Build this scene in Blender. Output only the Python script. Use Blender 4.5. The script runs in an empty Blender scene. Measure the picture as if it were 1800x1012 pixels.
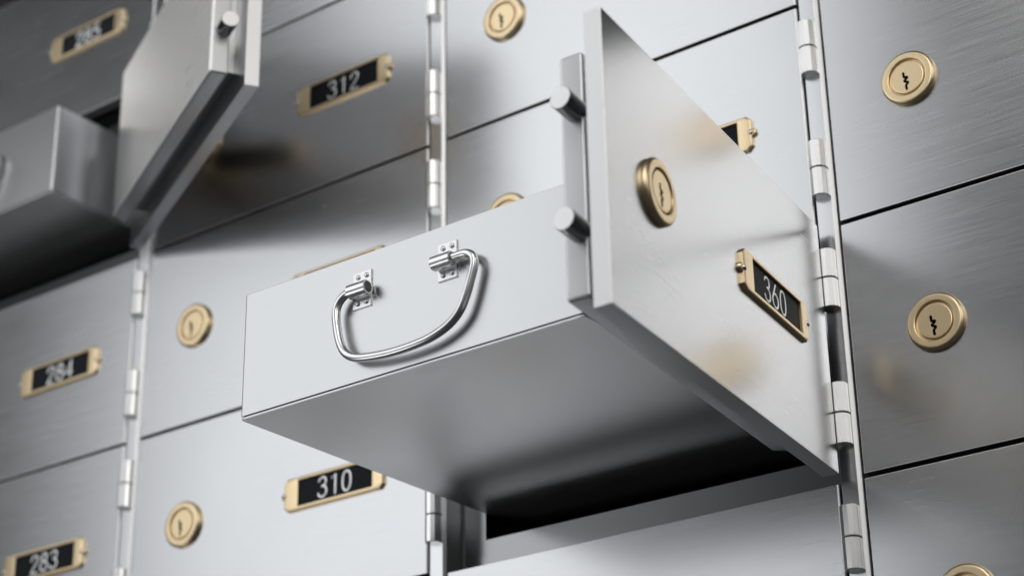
import bpy, bmesh, math, random
from mathutils import Vector, Matrix

random.seed(7)
U = 0.3                      # metres per column pitch: every number below is in column pitches
PI = math.pi
H = 0.5262                   # row pitch
DW = 0.9424                  # flat width of a door
GAP = 0.0097
HX, HY = 0.967, -0.005       # hinge axis inside a cell

scene = bpy.context.scene
COL = scene.collection

# ------------------------------------------------------------------ materials
def new_mat(name):
    m = bpy.data.materials.new(name); m.use_nodes = True
    nt = m.node_tree
    return m, nt, nt.nodes['Principled BSDF']

def metal(name, color, rough, streak=None, rvar=0.06, cvar=0.05, bump=0.0, spec_noise=60.0):
    """procedural metal: streak = mapping scale (brushing direction has the small number)"""
    m, nt, b = new_mat(name)
    N, L = nt.nodes, nt.links
    b.inputs['Metallic'].default_value = 1.0
    tc = N.new('ShaderNodeTexCoord'); oi = N.new('ShaderNodeObjectInfo')
    add = N.new('ShaderNodeVectorMath'); add.operation = 'ADD'
    sc = N.new('ShaderNodeVectorMath'); sc.operation = 'SCALE'; sc.inputs['Scale'].default_value = 37.0
    comb = N.new('ShaderNodeCombineXYZ')
    for i in range(3): L.new(oi.outputs['Random'], comb.inputs[i])
    L.new(comb.outputs[0], sc.inputs[0])
    L.new(tc.outputs['Object'], add.inputs[0]); L.new(sc.outputs[0], add.inputs[1])
    mp = N.new('ShaderNodeMapping'); mp.inputs['Scale'].default_value = streak or (spec_noise,)*3
    L.new(add.outputs[0], mp.inputs['Vector'])
    n1 = N.new('ShaderNodeTexNoise'); n1.inputs['Scale'].default_value = 1.0
    n1.inputs['Detail'].default_value = 4.0; n1.inputs['Roughness'].default_value = 0.6
    L.new(mp.outputs[0], n1.inputs['Vector'])
    n2 = N.new('ShaderNodeTexNoise'); n2.inputs['Scale'].default_value = 9.0; n2.inputs['Detail'].default_value = 3.0
    L.new(add.outputs[0], n2.inputs['Vector'])
    r1 = N.new('ShaderNodeMapRange')
    r1.inputs['From Min'].default_value = 0.25; r1.inputs['From Max'].default_value = 0.75
    r1.inputs['To Min'].default_value = rough - rvar; r1.inputs['To Max'].default_value = rough + rvar
    mx = N.new('ShaderNodeMath'); mx.operation = 'MULTIPLY_ADD'
    mx.inputs[1].default_value = 0.6
    mx2 = N.new('ShaderNodeMath'); mx2.operation = 'MULTIPLY'; mx2.inputs[1].default_value = 0.4
    L.new(n2.outputs['Fac'], mx2.inputs[0]); L.new(n1.outputs['Fac'], mx.inputs[0]); L.new(mx2.outputs[0], mx.inputs[2])
    L.new(mx.outputs[0], r1.inputs['Value']); L.new(r1.outputs[0], b.inputs['Roughness'])
    cr = N.new('ShaderNodeMix'); cr.data_type = 'RGBA'
    A = [c*(1-cvar) for c in color]; B = [min(1, c*(1+cvar)) for c in color]
    cr.inputs[6].default_value = (*A, 1); cr.inputs[7].default_value = (*B, 1)
    L.new(n1.outputs['Fac'], cr.inputs[0]); L.new(cr.outputs[2], b.inputs['Base Color'])
    if bump:
        bp = N.new('ShaderNodeBump'); bp.inputs['Strength'].default_value = bump; bp.inputs['Distance'].default_value = 0.0004
        L.new(n1.outputs['Fac'], bp.inputs['Height']); L.new(bp.outputs[0], b.inputs['Normal'])
    return m

def flat(name, color, rough, noise=0.15):
    m, nt, b = new_mat(name)
    N, L = nt.nodes, nt.links
    tc = N.new('ShaderNodeTexCoord'); n = N.new('ShaderNodeTexNoise'); n.inputs['Scale'].default_value = 220.0
    L.new(tc.outputs['Object'], n.inputs['Vector'])
    cr = N.new('ShaderNodeMix'); cr.data_type = 'RGBA'
    cr.inputs[6].default_value = (*[c*(1-noise) for c in color], 1); cr.inputs[7].default_value = (*[min(1, c*(1+noise)) for c in color], 1)
    L.new(n.outputs['Fac'], cr.inputs[0]); L.new(cr.outputs[2], b.inputs['Base Color'])
    b.inputs['Roughness'].default_value = rough; b.inputs['Specular IOR Level'].default_value = 0.08
    return m

M_DOOR  = metal('brushed_steel_door', (0.565, 0.57, 0.58), 0.255, (25, 850, 850), 0.034, 0.085, 0.0)
M_FRAME = metal('satin_steel_frame', (0.60, 0.605, 0.615), 0.24, (700, 700, 25), 0.03, 0.04, 0.0)
M_RECESS = metal('shaded_recess_steel', (0.27, 0.27, 0.275), 0.20, (30, 700, 700), 0.03, 0.05)  # base darkened to stand in for shade on the recess plates
M_EDGE  = metal('door_back_steel', (0.64, 0.64, 0.64), 0.28, (40, 300, 300), 0.015, 0.03, 0.0)
M_DRAW  = metal('satin_drawer_steel', (0.53, 0.535, 0.54), 0.29, (120, 900, 900), 0.008, 0.018, 0.0)
M_PALE = metal('pale_edge_steel', (0.98, 0.98, 0.98), 0.52, (500, 500, 500), 0.04, 0.02)  # near-white base for sides, chamfers and bevels
M_BLOCK = metal('bolt_box_side_steel', (0.74, 0.745, 0.75), 0.46, (300, 300, 300), 0.03, 0.02)
M_SHAFT = metal('shaded_bolt_shaft', (0.38, 0.38, 0.385), 0.18, (200, 200, 200), 0.03, 0.03)  # dark reflections along the shaft put into its base colour
M_BOLT = metal('pale_bolt_end', (0.97, 0.97, 0.97), 0.46, (300, 300, 300), 0.04, 0.02)  # near-white base for the bolt ends
M_TRAY  = metal('drawer_bottom_steel', (0.62, 0.625, 0.63), 0.42, (40, 500, 40), 0.04, 0.05, 0.0)
M_UNDER = metal('shaded_door_rim', (0.36, 0.37, 0.385), 0.36, (300, 300, 300), 0.04, 0.03)  # shade of undersides and door gaps put into the colour
M_KNUCK = metal('satin_hinge_steel', (0.88, 0.88, 0.87), 0.34, (300, 300, 300), 0.04, 0.02)
M_BAIL = metal('satin_handle_steel', (0.82, 0.82, 0.82), 0.31, (120, 120, 120), 0.01, 0.01)
M_CHROME = metal('polished_steel', (0.78, 0.78, 0.78), 0.20, None, 0.03, 0.02)
M_BRASS = metal('satin_brass', (0.85, 0.68, 0.43), 0.36, (900, 900, 900), 0.05, 0.05, 0.05)
M_BLACK = flat('black_plate_insert', (0.014, 0.016, 0.020), 0.5)
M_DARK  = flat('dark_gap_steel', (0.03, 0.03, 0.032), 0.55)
M_HOLE  = flat('keyhole_seam_black', (0.004, 0.004, 0.004), 0.9)  # flat black for the keyhole slot and the drawer seam filler
M_WHITE = metal('silver_inlay', (0.95, 0.95, 0.94), 0.45, None, 0.03, 0.02)

# ------------------------------------------------------------------ mesh helpers (unit coordinates)
def link(name, bm, mats, parent=None, smooth=None):
    bmesh.ops.recalc_face_normals(bm, faces=bm.faces)
    bmesh.ops.scale(bm, vec=(U, U, U), verts=bm.verts)
    me = bpy.data.meshes.new(name)
    bm.to_mesh(me); bm.free()
    if isinstance(mats, tuple) and len(mats) == 2:          # second slot: pale sides
        for p in me.polygons:
            if abs(p.normal.y) < 0.97: p.material_index = 1
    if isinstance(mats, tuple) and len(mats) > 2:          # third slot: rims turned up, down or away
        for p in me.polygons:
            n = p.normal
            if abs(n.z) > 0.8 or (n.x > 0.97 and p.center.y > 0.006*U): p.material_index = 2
            elif len(mats) == 4 and 0.25 < abs(n.y) < 0.97: p.material_index = 3
            elif abs(n.y) < 0.97: p.material_index = 1
    for m in (mats if isinstance(mats, (list, tuple)) else [mats]): me.materials.append(m)
    if smooth is not None:
        for p in me.polygons: p.use_smooth = True
        me.set_sharp_from_angle(angle=math.radians(smooth))
    o = bpy.data.objects.new(name, me); COL.objects.link(o)
    if smooth is not None:
        wn = o.modifiers.new('WeightedNormal', 'WEIGHTED_NORMAL'); wn.weight = 100; wn.keep_sharp = True
    if parent: o.parent = parent
    return o

def empty(name, loc, rz=0.0, parent=None):
    o = bpy.data.objects.new(name, None); o.empty_display_size = 0.02
    COL.objects.link(o); o.location = [c*U for c in loc]; o.rotation_euler = (0, 0, rz)
    if parent: o.parent = parent
    return o

def tag(o, label=None, cat=None, group=None, kind=None):
    if label: o['label'] = label
    if cat: o['category'] = cat
    if group: o['group'] = group
    if kind: o['kind'] = kind
    return o

def box(bm, x0, x1, y0, y1, z0, z1, bevel=0.0, seg=2):
    vs = [bm.verts.new((x, y, z)) for x in (x0, x1) for y in (y0, y1) for z in (z0, z1)]
    q = [(0,1,3,2), (4,6,7,5), (0,4,5,1), (2,3,7,6), (0,2,6,4), (1,5,7,3)]
    fs = [bm.faces.new([vs[i] for i in f]) for f in q]
    if bevel:
        es = list({e for f in fs for e in f.edges})
        bmesh.ops.bevel(bm, geom=es, offset=bevel, offset_type='OFFSET', segments=seg, profile=0.5, affect='EDGES')
    return bm

def prism(bm, pts, axis, a, b):
    """closed polygon pts (2-D) extruded along axis 'x','y' or 'z' from a to b"""
    def v(p, t):
        if axis == 'z': return (p[0], p[1], t)
        if axis == 'y': return (p[0], t, p[1])
        return (t, p[0], p[1])
    A = [bm.verts.new(v(p, a)) for p in pts]; B = [bm.verts.new(v(p, b)) for p in pts]
    n = len(pts)
    bm.faces.new(A); bm.faces.new(B[::-1])
    for i in range(n): bm.faces.new((A[i], A[(i+1) % n], B[(i+1) % n], B[i]))
    return bm

def cyl(bm, c, axis, r, a, b, n=32, bev=0.0, r2=None):
    """solid cylinder along axis from a to b, ends chamfered by bev"""
    r2 = r if r2 is None else r2
    prof = [(0, a), (r-bev, a), (r, a+bev*(1 if b > a else -1)), (r2, b-bev*(1 if b > a else -1)), (r2-bev, b), (0, b)] if bev else [(0, a), (r, a), (r2, b), (0, b)]
    return lathe(bm, c, axis, prof, n)

def lathe(bm, c, axis, prof, n=48, ph=0.0):
    rings = []
    for r, t in prof:
        if r < 1e-9:
            p = {'x': (t, c[1], c[2]), 'y': (c[0], t, c[2]), 'z': (c[0], c[1], t)}[axis]
            rings.append([bm.verts.new(p)]); continue
        ring = []
        for k in range(n):
            q = ph + 2*PI*k/n; u, w = r*math.cos(q), r*math.sin(q)
            p = {'x': (t, c[1]+u, c[2]+w), 'y': (c[0]+u, t, c[2]+w), 'z': (c[0]+u, c[1]+w, t)}[axis]
            ring.append(bm.verts.new(p))
        rings.append(ring)
    for A, B in zip(rings, rings[1:]):
        if len(A) == 1 and len(B) == 1: continue
        for k in range(n):
            j = (k+1) % n
            if len(A) == 1: bm.faces.new((A[0], B[k], B[j]))
            elif len(B) == 1: bm.faces.new((A[k], B[0], A[j]))
            else: bm.faces.new((A[k], B[k], B[j], A[j]))
    return bm

def catmull(P, sub=8):
    out = []
    P = [Vector(p) for p in P]
    for i in range(len(P)-1):
        p0 = P[max(i-1, 0)]; p1 = P[i]; p2 = P[i+1]; p3 = P[min(i+2, len(P)-1)]
        for s in range(sub):
            t = s/sub
            out.append(0.5*((2*p1) + (p2-p0)*t + (2*p0-5*p1+4*p2-p3)*t*t + (3*p1-p0-3*p2+p3)*t**3))
    out.append(P[-1])
    return out

def tube(bm, P, r, n=14, squash=1.0, closed=False, cap=True):
    """round rod along points P; squash flattens it along y (for strokes lying in the xz plane)"""
    P = [Vector(p) for p in P]; m = len(P); rings = []
    up = Vector((0, 1, 0))
    for i in range(m):
        a = P[(i-1) % m] if (closed or i > 0) else P[i]
        b = P[(i+1) % m] if (closed or i < m-1) else P[i]
        t = (b-a).normalized()
        s = t.cross(up).normalized(); w = s.cross(t).normalized()
        # widen at corners so that the stroke keeps its width
        k = 1.0
        if closed or 0 < i < m-1:
            d = max(0.5, ((P[(i+1) % m]-P[i]).normalized()).dot(t)); k = 1/d
        rings.append([bm.verts.new(P[i] + s*(r*k*math.cos(2*PI*j/n)) + w*(r*squash*math.sin(2*PI*j/n))) for j in range(n)])
    pairs = list(zip(rings, rings[1:])) + ([(rings[-1], rings[0])] if closed else [])
    for A, B in pairs:
        for j in range(n): bm.faces.new((A[j], A[(j+1) % n], B[(j+1) % n], B[j]))
    if cap and not closed:
        for ring, sgn, i in ((rings[0], -1, 0), (rings[-1], 1, m-1)):
            t = (P[i]-P[i-sgn]).normalized()
            tip = bm.verts.new(P[i] + t*r*0.9)
            mid = [bm.verts.new(P[i] + (v.co-P[i])*0.72 + t*r*0.62) for v in ring]
            for j in range(n):
                bm.faces.new((ring[j], ring[(j+1) % n], mid[(j+1) % n], mid[j]))
                bm.faces.new((mid[j], mid[(j+1) % n], tip))
    return bm

def ellipse(cx, cz, a, b, n=28, p=1.0):
    def f(v): return math.copysign(abs(v)**p, v)
    return [(cx+a*f(math.cos(2*PI*k/n)), cz+b*f(math.sin(2*PI*k/n))) for k in range(n)]

def C2(pts, sub=6): return [(v.x, v.y) for v in catmull([(x, z, 0) for x, z in pts], sub)]

DIGITS = {   # strokes in a cell about 0.6 wide and 1 high; (points, closed)
 '0': [(ellipse(.31, .5, .26, .5, 32, .86), True)],
 '1': [([(.14, .84), (.36, 1.0), (.36, 0)], False)],
 '2': [(C2([(.06, .72), (.12, .90), (.31, 1), (.50, .92), (.55, .72), (.46, .52), (.28, .30), (.05, .0)]) + [(.58, 0)], False)],
 '3': [(C2([(.07, .82), (.15, .94), (.31, 1), (.47, .94), (.53, .77), (.46, .61), (.27, .545)]) , False),
       (C2([(.27, .545), (.47, .50), (.57, .29), (.50, .08), (.30, 0), (.11, .06), (.04, .20)]), False)],
 '4': [([(.44, 0), (.44, 1), (.02, .27), (.60, .27)], False)],
 '5': [([(.52, 1), (.17, 1)] + C2([(.11, .55), (.29, .62), (.50, .53), (.57, .31), (.49, .09), (.28, 0), (.05, .10)]), False)],
 '6': [(ellipse(.31, .30, .27, .30, 28), True), ([(.09, .47), (.40, 1.0)], False)],
 '8': [(ellipse(.31, .765, .21, .235, 24), True), (ellipse(.31, .27, .27, .27, 26), True)],
}

# ------------------------------------------------------------------ parts of a door, in cell coordinates
# cell: x 0..DW from the free (lock) edge to the hinge edge, y 0 = front face, z 0 = middle of the gap below
LX, LZ = 0.181, 0.2645

def bm_panel():
    bm = bmesh.new(); g = GAP/2
    pts = [(0.0034, 0), (DW-0.0004, 0), (DW+0.0014, 0.0008), (DW+0.0036, 0.0042), (DW+0.004, 0.007), (DW+0.004, 0.033), (0.0062, 0.033), (0.0018, 0.0018)]  # free edge tilted inward so it mirrors the key softbox
    z0, z1 = g, H-g
    prism(bm, pts, 'z', z0, z1)
    es = [e for e in bm.edges if all(abs(v.co.y) < 1e-6 for v in e.verts) and abs(e.verts[0].co.z-e.verts[1].co.z) < 1e-6]
    bmesh.ops.bevel(bm, geom=es, offset=0.0014, segments=2, profile=0.5, affect='EDGES')
    return bm

def bm_block():                                     # bolt-work box on the back of an open door
    bm = bmesh.new()
    z0, z1 = 0.047, 0.481
    pts = [(0.0480, 0.0590), (0.905, 0.0590), (0.872, 0.103), (0.0510, 0.103)]
    prism(bm, pts, 'z', z0, z1)
    bmesh.ops.bevel(bm, geom=list(bm.edges), offset=0.0055, segments=3, profile=0.5, affect='EDGES')
    box(bm, 0.085, 0.86, 0.0335, 0.0585, 0.075, 0.452)
    return bm

def bm_lock_rim():
    bm = bmesh.new()
    prof = [(0.0572, 0.0002), (0.0580, -0.0015), (0.0580, -0.0060), (0.0573, -0.0086), (0.0555, -0.0108), (0.0532, -0.0118), (0.0520, -0.0121), (0.0505, -0.0122), (0.0425, -0.0122), (0.0410, -0.0121),
            (0.0400, -0.0114), (0.0394, -0.0100), (0.0390, -0.0060), (0.0364, -0.0060), (0.0360, -0.002)]
    return lathe(bm, (LX, 0, LZ), 'y', prof, 72)

def bm_lock_plug():
    bm = bmesh.new()
    prof = [(0.0358, -0.001), (0.0358, -0.0088), (0.0351, -0.0101), (0.0340, -0.0105), (0.0332, -0.0105), (0.020, -0.0105), (0, -0.0105)]
    return lathe(bm, (LX, 0, LZ), 'y', prof, 64)

def bm_keyhole():
    bm = bmesh.new()
    P = [(-.0060, .0105), (-.0050, .0012), (-.0006, .0002), (.0002, -.0020), (-.0046, -.0062), (-.0046, -.0085), (.0004, -.0118), (.0006, -.0142), (-.0028, -.0180), (-.0022, -.0268)]
    P = C2(P, 3)
    return tube(bm, [(LX+x*1.15, -0.0104, LZ+z) for x, z in P], 0.0028, 10, 0.35)

PX0, PX1, PZ0, PZ1 = 0.519, 0.822, 0.2235, 0.3045
WX0, WX1, WZ0, WZ1 = 0.562, 0.790, 0.2330, 0.2965

def ring_face(bm, outer, inner):
    n = len(outer)
    for i in range(n):
        j = (i+1) % n
        bm.faces.new((outer[i], outer[j], inner[j], inner[i]))

def bm_plate_frame():
    bm = bmesh.new()
    def oct_(x0, x1, z0, z1, c): return [(x0+c, z0), (x1-c, z0), (x1, z0+c), (x1, z1-c), (x1-c, z1), (x0+c, z1), (x0, z1-c), (x0, z0+c)]
    loops = [(PX0, PX1, PZ0, PZ1, .011, 0.0), (PX0, PX1, PZ0, PZ1, .011, -.0068), (PX0+.0012, PX1-.0012, PZ0+.0012, PZ1-.0012, .0105, -.0092),
             (PX0+.0040, PX1-.0040, PZ0+.0030, PZ1-.0030, .0095, -.0110),
             (WX0-.0020, WX1+.0020, WZ0-.0016, WZ1+.0016, .0012, -.0112), (WX0, WX1, WZ0, WZ1, .0008, -.0100), (WX0, WX1, WZ0, WZ1, .0008, -.0008)]
    rings = []
    for x0, x1, z0, z1, c, y in loops:
        rings.append([bm.verts.new((x, y, z)) for x, z in oct_(x0, x1, z0, z1, c)])
    bmesh.ops.scale(bm, vec=(1, 0.78, 1), verts=bm.verts)
    for a, b in zip(rings, rings[1:]): ring_face(bm, a, b)
    zc = (PZ0+PZ1)/2
    for x in (PX0-0.0015, PX1+0.0015):
        lathe(bm, (x, 0, zc), 'y', [(0.0092, 0), (0.0092, -0.0038), (0.0080, -0.0060), (0.0055, -0.0070), (0, -0.0072)], 24)
    return bm

def bm_plate_screw(x):
    bm = bmesh.new(); zc = (PZ0+PZ1)/2
    return lathe(bm, (x, 0, zc), 'y', [(0.0056, -0.0062), (0.0056, -0.0088), (0.0046, -0.0104), (0.0022, -0.0113), (0, -0.0115)], 20)

def bm_plate_insert():
    bm = bmesh.new()
    return box(bm, WX0+.0003, WX1-.0003, -0.0035, -0.0005, WZ0+.0003, WZ1-.0003)

def bm_digits(txt):
    bm = bmesh.new(); hgt = 0.0470; pitch = 0.0370; r = 0.0027
    xc = (WX0+WX1)/2 - 0.004; z0 = (WZ0+WZ1)/2 - hgt/2 + .0005
    x0 = xc - pitch*len(txt)/2 + 0.004
    for k, ch in enumerate(txt):
        for pts, closed in DIGITS[ch]:
            P = [(x0 + k*pitch + p[0]*hgt, -0.0036, z0 + p[1]*hgt) for p in pts]
            tube(bm, P, r, 8, 0.3, closed)
    return bm

def bm_knuckle(z0, z1):
    bm = bmesh.new(); r = 0.0186
    n = 12
    prof = [(0, z0), (r-.0016, z0), (r, z0+.0014), (r, z1-.0014), (r-.0016, z1), (0, z1)]
    return lathe(bm, (HX, HY, 0), 'z', prof, n, PI/12)

def bm_pin(z0, z1):
    bm = bmesh.new()
    return lathe(bm, (HX, HY, 0), 'z', [(0, z0), (0.0165, z0), (0.0165, z1), (0, z1)], 16)

BOLT_Y, BOLT_R, BOLT_TILT = 0.075, 0.0200, 0.14     # tilt added to the bolt ends so they mirror the key softbox
def bm_bolt(z):
    bm = bmesh.new(); r = BOLT_R
    lathe(bm, (0, BOLT_Y, z), 'x', [(r-.0009, -0.0026), (r, -0.0014), (r, 0.0590), (0, 0.0590)], 48)
    for v in bm.verts:
        if v.co.x < 0.01: v.co.x += (v.co.y-BOLT_Y)*BOLT_TILT
    return bm

def bm_bolt_cap(z):
    bm = bmesh.new(); r = BOLT_R
    lathe(bm, (0, BOLT_Y, z), 'x', [(0, -0.0030), (r-.0010, -0.0030), (r-.0009, -0.0026), (0, -0.0020)], 48)
    for v in bm.verts: v.co.x += (v.co.y-BOLT_Y)*BOLT_TILT
    return bm

# prototype meshes, made once and shared by every door
PROTO = {}
def shared(name, fn, mat, smooth=None, key=None):
    key = key or name
    if key not in PROTO:
        bm = fn()
        bmesh.ops.translate(bm, vec=(-HX, -HY, 0), verts=bm.verts)       # the door turns about its hinge axis
        o = link(name, bm, mat, None, smooth)
        PROTO[key] = o
        return o
    o = PROTO[key].copy(); COL.objects.link(o)
    return o

HINGE_Z = (0.129, 0.411)
def make_door(col, row, label, number=None, open_deg=0.0, plate=True):
    t = empty('locker_door', (col+HX, HY, row*H), math.radians(open_deg))
    tag(t, label, 'door', 'doors of the deposit boxes', 'thing')
    def part(*a, parent=t, **k):
        o = shared(*a, **k); o.parent = parent; return o
    part('panel', bm_panel, (M_DOOR, M_PALE, M_UNDER), 35)
    lk = part('lock', bm_lock_rim, M_BRASS, 40)
    part('plug', bm_lock_plug, M_BRASS, 40, parent=lk)
    part('keyhole', bm_keyhole, M_HOLE, 60, parent=lk)
    if plate:
        fr = part('number_plate', bm_plate_frame, M_BRASS, 30)
        part('insert', bm_plate_insert, M_BLACK, parent=fr)
        part('screw', lambda: bm_plate_screw(PX0+.0030), M_CHROME, 50, 'screw_a', parent=fr)
        part('screw', lambda: bm_plate_screw(PX1-.0020), M_CHROME, 50, 'screw_b', parent=fr)
        if number: part('digits', lambda: bm_digits(number), M_WHITE, 60, 'digits'+number, parent=fr)
    for k, z in enumerate(HINGE_Z):
        hg = part('hinge', lambda: bm_pin(z-.060, z+.060), M_DARK, 40, 'hinge%d' % k)
        part('knuckle', lambda: bm_knuckle(z+.0008, z+.0625), M_KNUCK, 20, 'kn_u%d' % k, parent=hg)
        part('knuckle', lambda: bm_knuckle(z-.0625, z-.0008), M_KNUCK, 20, 'kn_l%d' % k, parent=hg)
    if open_deg:
        part('bolt_box', bm_block, (M_EDGE, M_BLOCK, M_UNDER, M_PALE), 35)
        for k, z in enumerate((0.1615, 0.3745)):
            bo = part('bolt', lambda: bm_bolt(z), M_SHAFT, 40, 'bolt%d' % k)
            part('bolt_end', lambda: bm_bolt_cap(z), M_BOLT, 40, 'bend%d' % k, parent=bo)
    return t

# ------------------------------------------------------------------ the cabinet
Z_LO, Z_HI = -2*H, 4*H
cab = empty('cabinet_frame', (0, 0, Z_LO))
tag(cab, 'brushed steel cabinet frame of upright posts between the columns of deposit box doors', 'cabinet frame')
def cabpart(name, bm, mat, smooth=None):
    bmesh.ops.translate(bm, vec=(0, 0, -Z_LO), verts=bm.verts)
    return link(name, bm, mat, cab, smooth)

for c in (-2, -1, 0, 1, 2):
    bm = bmesh.new(); o = c
    prism(bm, [(o+.9532, 0.0006), (o+.9538, 0), (o+.9868, 0), (o+.9880, .0004), (o+.9942, .0055), (o+.9950, .0075), (o+.9895, .0125), (o+.9895, .0690), (o+.9532, .0690)], 'z', Z_LO, Z_HI)
    cabpart('post', bm, (M_FRAME, M_PALE), 20)

OPEN = {(1, -1), (-1, 1)}
OX0, OX1, OZ0, OZ1 = 0.0530, 0.8620, 0.0740, 0.4000
bm = bmesh.new()
for c in range(-1, 3):
    for r in range(-2, 4):
        if (c, r) in OPEN: continue
        box(bm, c-.0475, c+.9525, 0.0700, 0.0760, r*H, (r+1)*H)
bmesh.ops.remove_doubles(bm, verts=bm.verts, dist=1e-5)
cabpart('backing_sheet', bm, M_DARK)
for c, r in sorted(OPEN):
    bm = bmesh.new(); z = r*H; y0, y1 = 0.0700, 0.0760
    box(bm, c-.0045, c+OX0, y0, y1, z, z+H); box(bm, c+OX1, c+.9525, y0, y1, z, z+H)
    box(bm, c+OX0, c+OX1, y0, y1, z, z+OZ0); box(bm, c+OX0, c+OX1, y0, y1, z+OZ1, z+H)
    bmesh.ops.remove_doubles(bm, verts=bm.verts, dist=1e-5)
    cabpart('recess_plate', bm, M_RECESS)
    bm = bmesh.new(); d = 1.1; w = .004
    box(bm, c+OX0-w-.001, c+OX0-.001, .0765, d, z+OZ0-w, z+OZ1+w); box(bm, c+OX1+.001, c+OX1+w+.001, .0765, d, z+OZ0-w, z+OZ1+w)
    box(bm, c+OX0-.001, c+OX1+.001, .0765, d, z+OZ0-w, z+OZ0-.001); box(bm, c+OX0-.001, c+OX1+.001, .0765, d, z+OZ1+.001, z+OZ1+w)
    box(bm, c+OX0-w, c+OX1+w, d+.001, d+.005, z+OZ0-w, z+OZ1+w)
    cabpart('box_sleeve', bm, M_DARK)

# ------------------------------------------------------------------ the doors
make_door(-1, -1, 'closed steel door with the brass number plate 283', '283')
make_door(-1, 0, 'closed steel door with the brass number plate 284', '284')
make_door(-1, 1, 'open steel door swung over to the right, its back and bolt turned to the viewer', None, 152.7)
make_door(-1, 2, 'closed steel door with the dim blurred number plate 285', '285')
make_door(0, -2, 'closed steel door directly below door 310', None)
make_door(0, -1, 'closed steel door with the brass number plate 310', '310')
make_door(0, 0, 'closed steel door between doors 310 and 312, number plate hidden', '311')
make_door(0, 1, 'closed steel door with the brass number plate 312', '312')
make_door(0, 2, 'closed steel door directly above door 312', None)
make_door(1, -2, 'closed steel door under the large pulled out box, no lock in view', None)
make_door(1, -1, 'open steel door with brass number plate 360 and two round bolts on its edge', '360', 97.3)
make_door(1, 0, 'closed steel door above the open 360 door, its number plate half covered', '361')
make_door(1, 1, 'closed steel door at the top centre, brass lock cut by the picture edge', None)
make_door(2, -2, 'closed steel door at the lower right corner, lock cut by the picture edge', None)
make_door(2, -1, 'closed steel door with brass lock right of the open 360 door', None)
make_door(2, 0, 'closed steel door with brass lock at the upper right', None)

# ------------------------------------------------------------------ the drawers
DX0, DX1, DZ0, DZ1 = 0.0573, 0.8569, 0.1320, 0.3915
def make_drawer(col, row, yf, label):
    """pull-out box: its front at y = yf, running back into the cabinet"""
    w = DX1-DX0; hgt = DZ1-DZ0; L = 0.93
    t = empty('deposit_box', (col+DX0, yf, row*H+DZ0))
    tag(t, label, 'deposit box', 'deposit boxes pulled out of the cabinet', 'thing')
    # shell: four walls and a lid, corners rounded
    bm = bmesh.new(); r = .0058
    def rr(x0, x1, y0, y1, r, n=4):
        P = []
        for cx, cy, a0 in ((x1-r, y1-r, 0), (x0+r, y1-r, 90), (x0+r, y0+r, 180), (x1-r, y0+r, 270)):
            for k in range(n+1):
                q = math.radians(a0+90*k/n); P.append((cx+r*math.cos(q), cy+r*math.sin(q)))
        return P
    prism(bm, rr(0, w, 0, L, r), 'z', 0.0066, hgt)
    top = [e for e in bm.edges if all(abs(v.co.z-hgt) < 1e-6 for v in e.verts)]
    bmesh.ops.bevel(bm, geom=top, offset=.0016, segments=2, profile=.5, affect='EDGES')
    link('drawer_body', bm, M_DRAW, t, 30)
    bm = bmesh.new()
    prism(bm, rr(.0030, w-.0030, .0030, L-.003, .0070), 'z', 0.0030, 0.0064)
    link('seam_gap_fill', bm, M_HOLE, t)  # black filler added for the dark gap above the bottom sheet
    bm = bmesh.new()
    prism(bm, rr(.0006, w-.0006, .0006, L-.0006, .0085, 6), 'z', 0.0, 0.0038)
    lo = [e for e in bm.edges if abs(e.verts[0].co.z-e.verts[1].co.z) < 1e-6]
    bmesh.ops.bevel(bm, geom=lo, offset=.0012, segments=2, profile=.5, affect='EDGES')
    link('drawer_bottom', bm, M_TRAY, t, 30)
    # the swinging bail handle in its two riveted brackets
    ox, oz = 1+DX0, -H+DZ0            # the handle was measured on the drawer of column 1, row -1
    def hp(x, z, y): return (x-ox, y, z-oz)
    P = [(1.358, -.2150), (1.346, -.2150), (1.332, -.2172), (1.3180, -.2290), (1.3125, -.2480), (1.3165, -.2780), (1.3250, -.3100), (1.3385, -.3340), (1.3620, -.3495),
         (1.4000, -.3580), (1.4500, -.3625), (1.5000, -.3620), (1.5420, -.3570), (1.5800, -.3440), (1.6050, -.3240), (1.6200, -.2960), (1.6310, -.2640), (1.6370, -.2400),
         (1.6330, -.2240), (1.6180, -.2145), (1.5950, -.2135), (1.580, -.2135)]
    def yy(z): return -.0165 - .004*max(0, (-.2150-z)/.15)
    pts = catmull([hp(x, z, yy(z)) for x, z in P], 6)
    bm = bmesh.new(); tube(bm, pts, .0081, 18)
    bail = link('bail_handle', bm, M_BAIL, t, 60)
    for (x0, x1, b0, b1) in ((1.3405, 1.3850, 1.3440, 1.3885), (1.5430, 1.5870, 1.5430, 1.5870)):
        bm = bmesh.new(); z0, z1 = -.2460, -.1720
        box(bm, x0-ox, x1-ox, -.0034, 0.0003, z0-oz, z1-oz, .0006, 1)
        br = link('handle_bracket', bm, M_EDGE, t, 30)
        bm = bmesh.new(); ra, ri = .0138, .0112
        c = hp(0, -.2145, -.0165)
        left = x0 < 1.45
        a, b = b0-ox, b1-ox
        prof = [(ri, a), (ra-.0008, a), (ra, a+.0008), (ra, b-.0008), (ra-.0008, b), (ri, b), (ri, a)]
        lathe(bm, c, 'x', prof, 32)
        link('barrel', bm, M_BAIL, br, 40)
        for dx in (.013, .0335):
            for dz in (.0100, .0635):
                bm = bmesh.new()
                lathe(bm, (x0-ox+dx, 0, z0-oz+dz), 'y', [(.0050, -.0030), (.0050, -.0042), (.0042, -.0058), (.0022, -.0068), (0, -.0070)], 18)
                link('rivet', bm, M_BAIL, br, 50)
    return t

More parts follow.
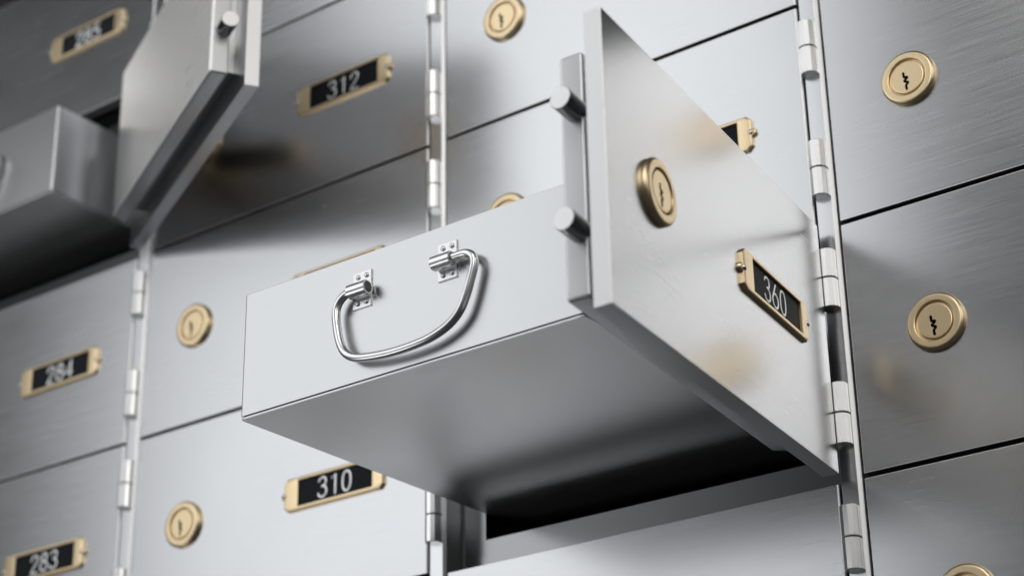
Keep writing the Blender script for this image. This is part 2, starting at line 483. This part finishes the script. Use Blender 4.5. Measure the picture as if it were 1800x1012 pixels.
make_drawer(1, -1, -0.7018, 'large steel deposit box pulled out behind door 360 with its bail handle in full view')
make_drawer(-1, 1, -0.2340, 'dim blurred steel deposit box pulled out at the left beside the swung open door')

# ------------------------------------------------------------------ camera
f, yaw, pitch, roll = 3418.68, 0.63640, 0.41940, 0.0179
loc = (3.5449, -3.1896, -1.6803)
Rz = Matrix.Rotation(yaw, 3, 'Z'); Rx = Matrix.Rotation(pitch, 3, 'X'); Ry = Matrix.Rotation(roll, 3, 'Y')
R = Rz @ Rx @ Ry
right, fwd, up = R.col[0], R.col[1], R.col[2]
cm = bpy.data.cameras.new('camera'); co = bpy.data.objects.new('camera', cm); COL.objects.link(co)
m4 = Matrix((( right.x, up.x, -fwd.x, loc[0]*U), (right.y, up.y, -fwd.y, loc[1]*U), (right.z, up.z, -fwd.z, loc[2]*U), (0, 0, 0, 1)))
co.matrix_world = m4
cm.sensor_width = 36.0; cm.sensor_fit = 'HORIZONTAL'; cm.lens = f/1800*36
cm.clip_start = 0.01; cm.clip_end = 100
cm.dof.use_dof = True; cm.dof.focus_distance = 3.62*U; cm.dof.aperture_fstop = 7.0
scene.camera = co

# ------------------------------------------------------------------ light: unseen softboxes, plus fills added to brighten chosen faces
def area(name, loc, target, sx, sy, radiance, color=(1, 1, 1)):
    l = bpy.data.lights.new(name, 'AREA'); l.shape = 'RECTANGLE'; l.size = sx*U; l.size_y = sy*U
    l.energy = radiance*PI*sx*sy*U*U; l.color = color
    o = bpy.data.objects.new(name, l); COL.objects.link(o)
    o.location = [c*U for c in loc]
    d = Vector(target)-Vector(loc)
    o.rotation_euler = d.to_track_quat('-Z', 'Y').to_euler()
    return o
area('softbox_key', (-0.85, -3.5, 1.90), (-0.85, 0, 1.90), 2.72, 3.8, 1.52, (0.96, 0.98, 1.0))
area('softbox_key_left', (-3.12, -3.5, 1.45), (-3.12, 0, 1.45), 1.80, 2.9, 1.52, (0.96, 0.98, 1.0))
area('fill_top', (-1.25, -3.5, 4.75), (-1.25, 0, 4.75), 2.9, 1.8, 1.45, (0.96, 0.98, 1.0))  # unseen lamp added to brighten the upper centre doors
area('fill_upper', (1.95, -3.52, 3.0), (1.95, 0, 3.0), 0.9, 1.0, 3.4, (1.0, 0.98, 0.95))  # unseen lamp added to brighten the doors beside the swung open one
area('softbox_right', (3.2, -3.6, 2.45), (3.0, 0, 1.35), 1.35, 3.7, 3.4, (1.0, 0.985, 0.96))
area('softbox_far_right', (7.6, -2.6, 2.6), (2.0, 0, 0.2), 3.0, 3.4, 2.4, (1.0, 0.985, 0.96))
area('fill_low', (-2.25, -3.7, -2.95), (-0.6, 0, -1.2), 2.4, 1.4, 3.4, (0.97, 0.98, 1.0))  # unseen lamp added to brighten the underside of the large box
area('fill_left', (-6.4, -1.15, 4.7), (-1.0, 0, 1.6), 1.8, 1.8, 2.6, (1.0, 0.99, 0.97))  # unseen lamp added to brighten the back of the swung open door

w = bpy.data.worlds.new('World'); scene.world = w; w.use_nodes = True
bg = w.node_tree.nodes['Background']; bg.inputs[0].default_value = (0.95, 0.97, 1.0, 1); bg.inputs[1].default_value = 0.03

# ------------------------------------------------------------------ render
scene.render.engine = 'CYCLES'
scene.cycles.use_denoising = True
scene.cycles.max_bounces = 8; scene.cycles.glossy_bounces = 6
scene.cycles.sample_clamp_indirect = 4.0
scene.cycles.caustics_reflective = True
scene.view_settings.view_transform = 'Standard'; scene.view_settings.look = 'None'
scene.view_settings.exposure = 0.0; scene.view_settings.gamma = 1.0
scene.view_settings.use_curve_mapping = False
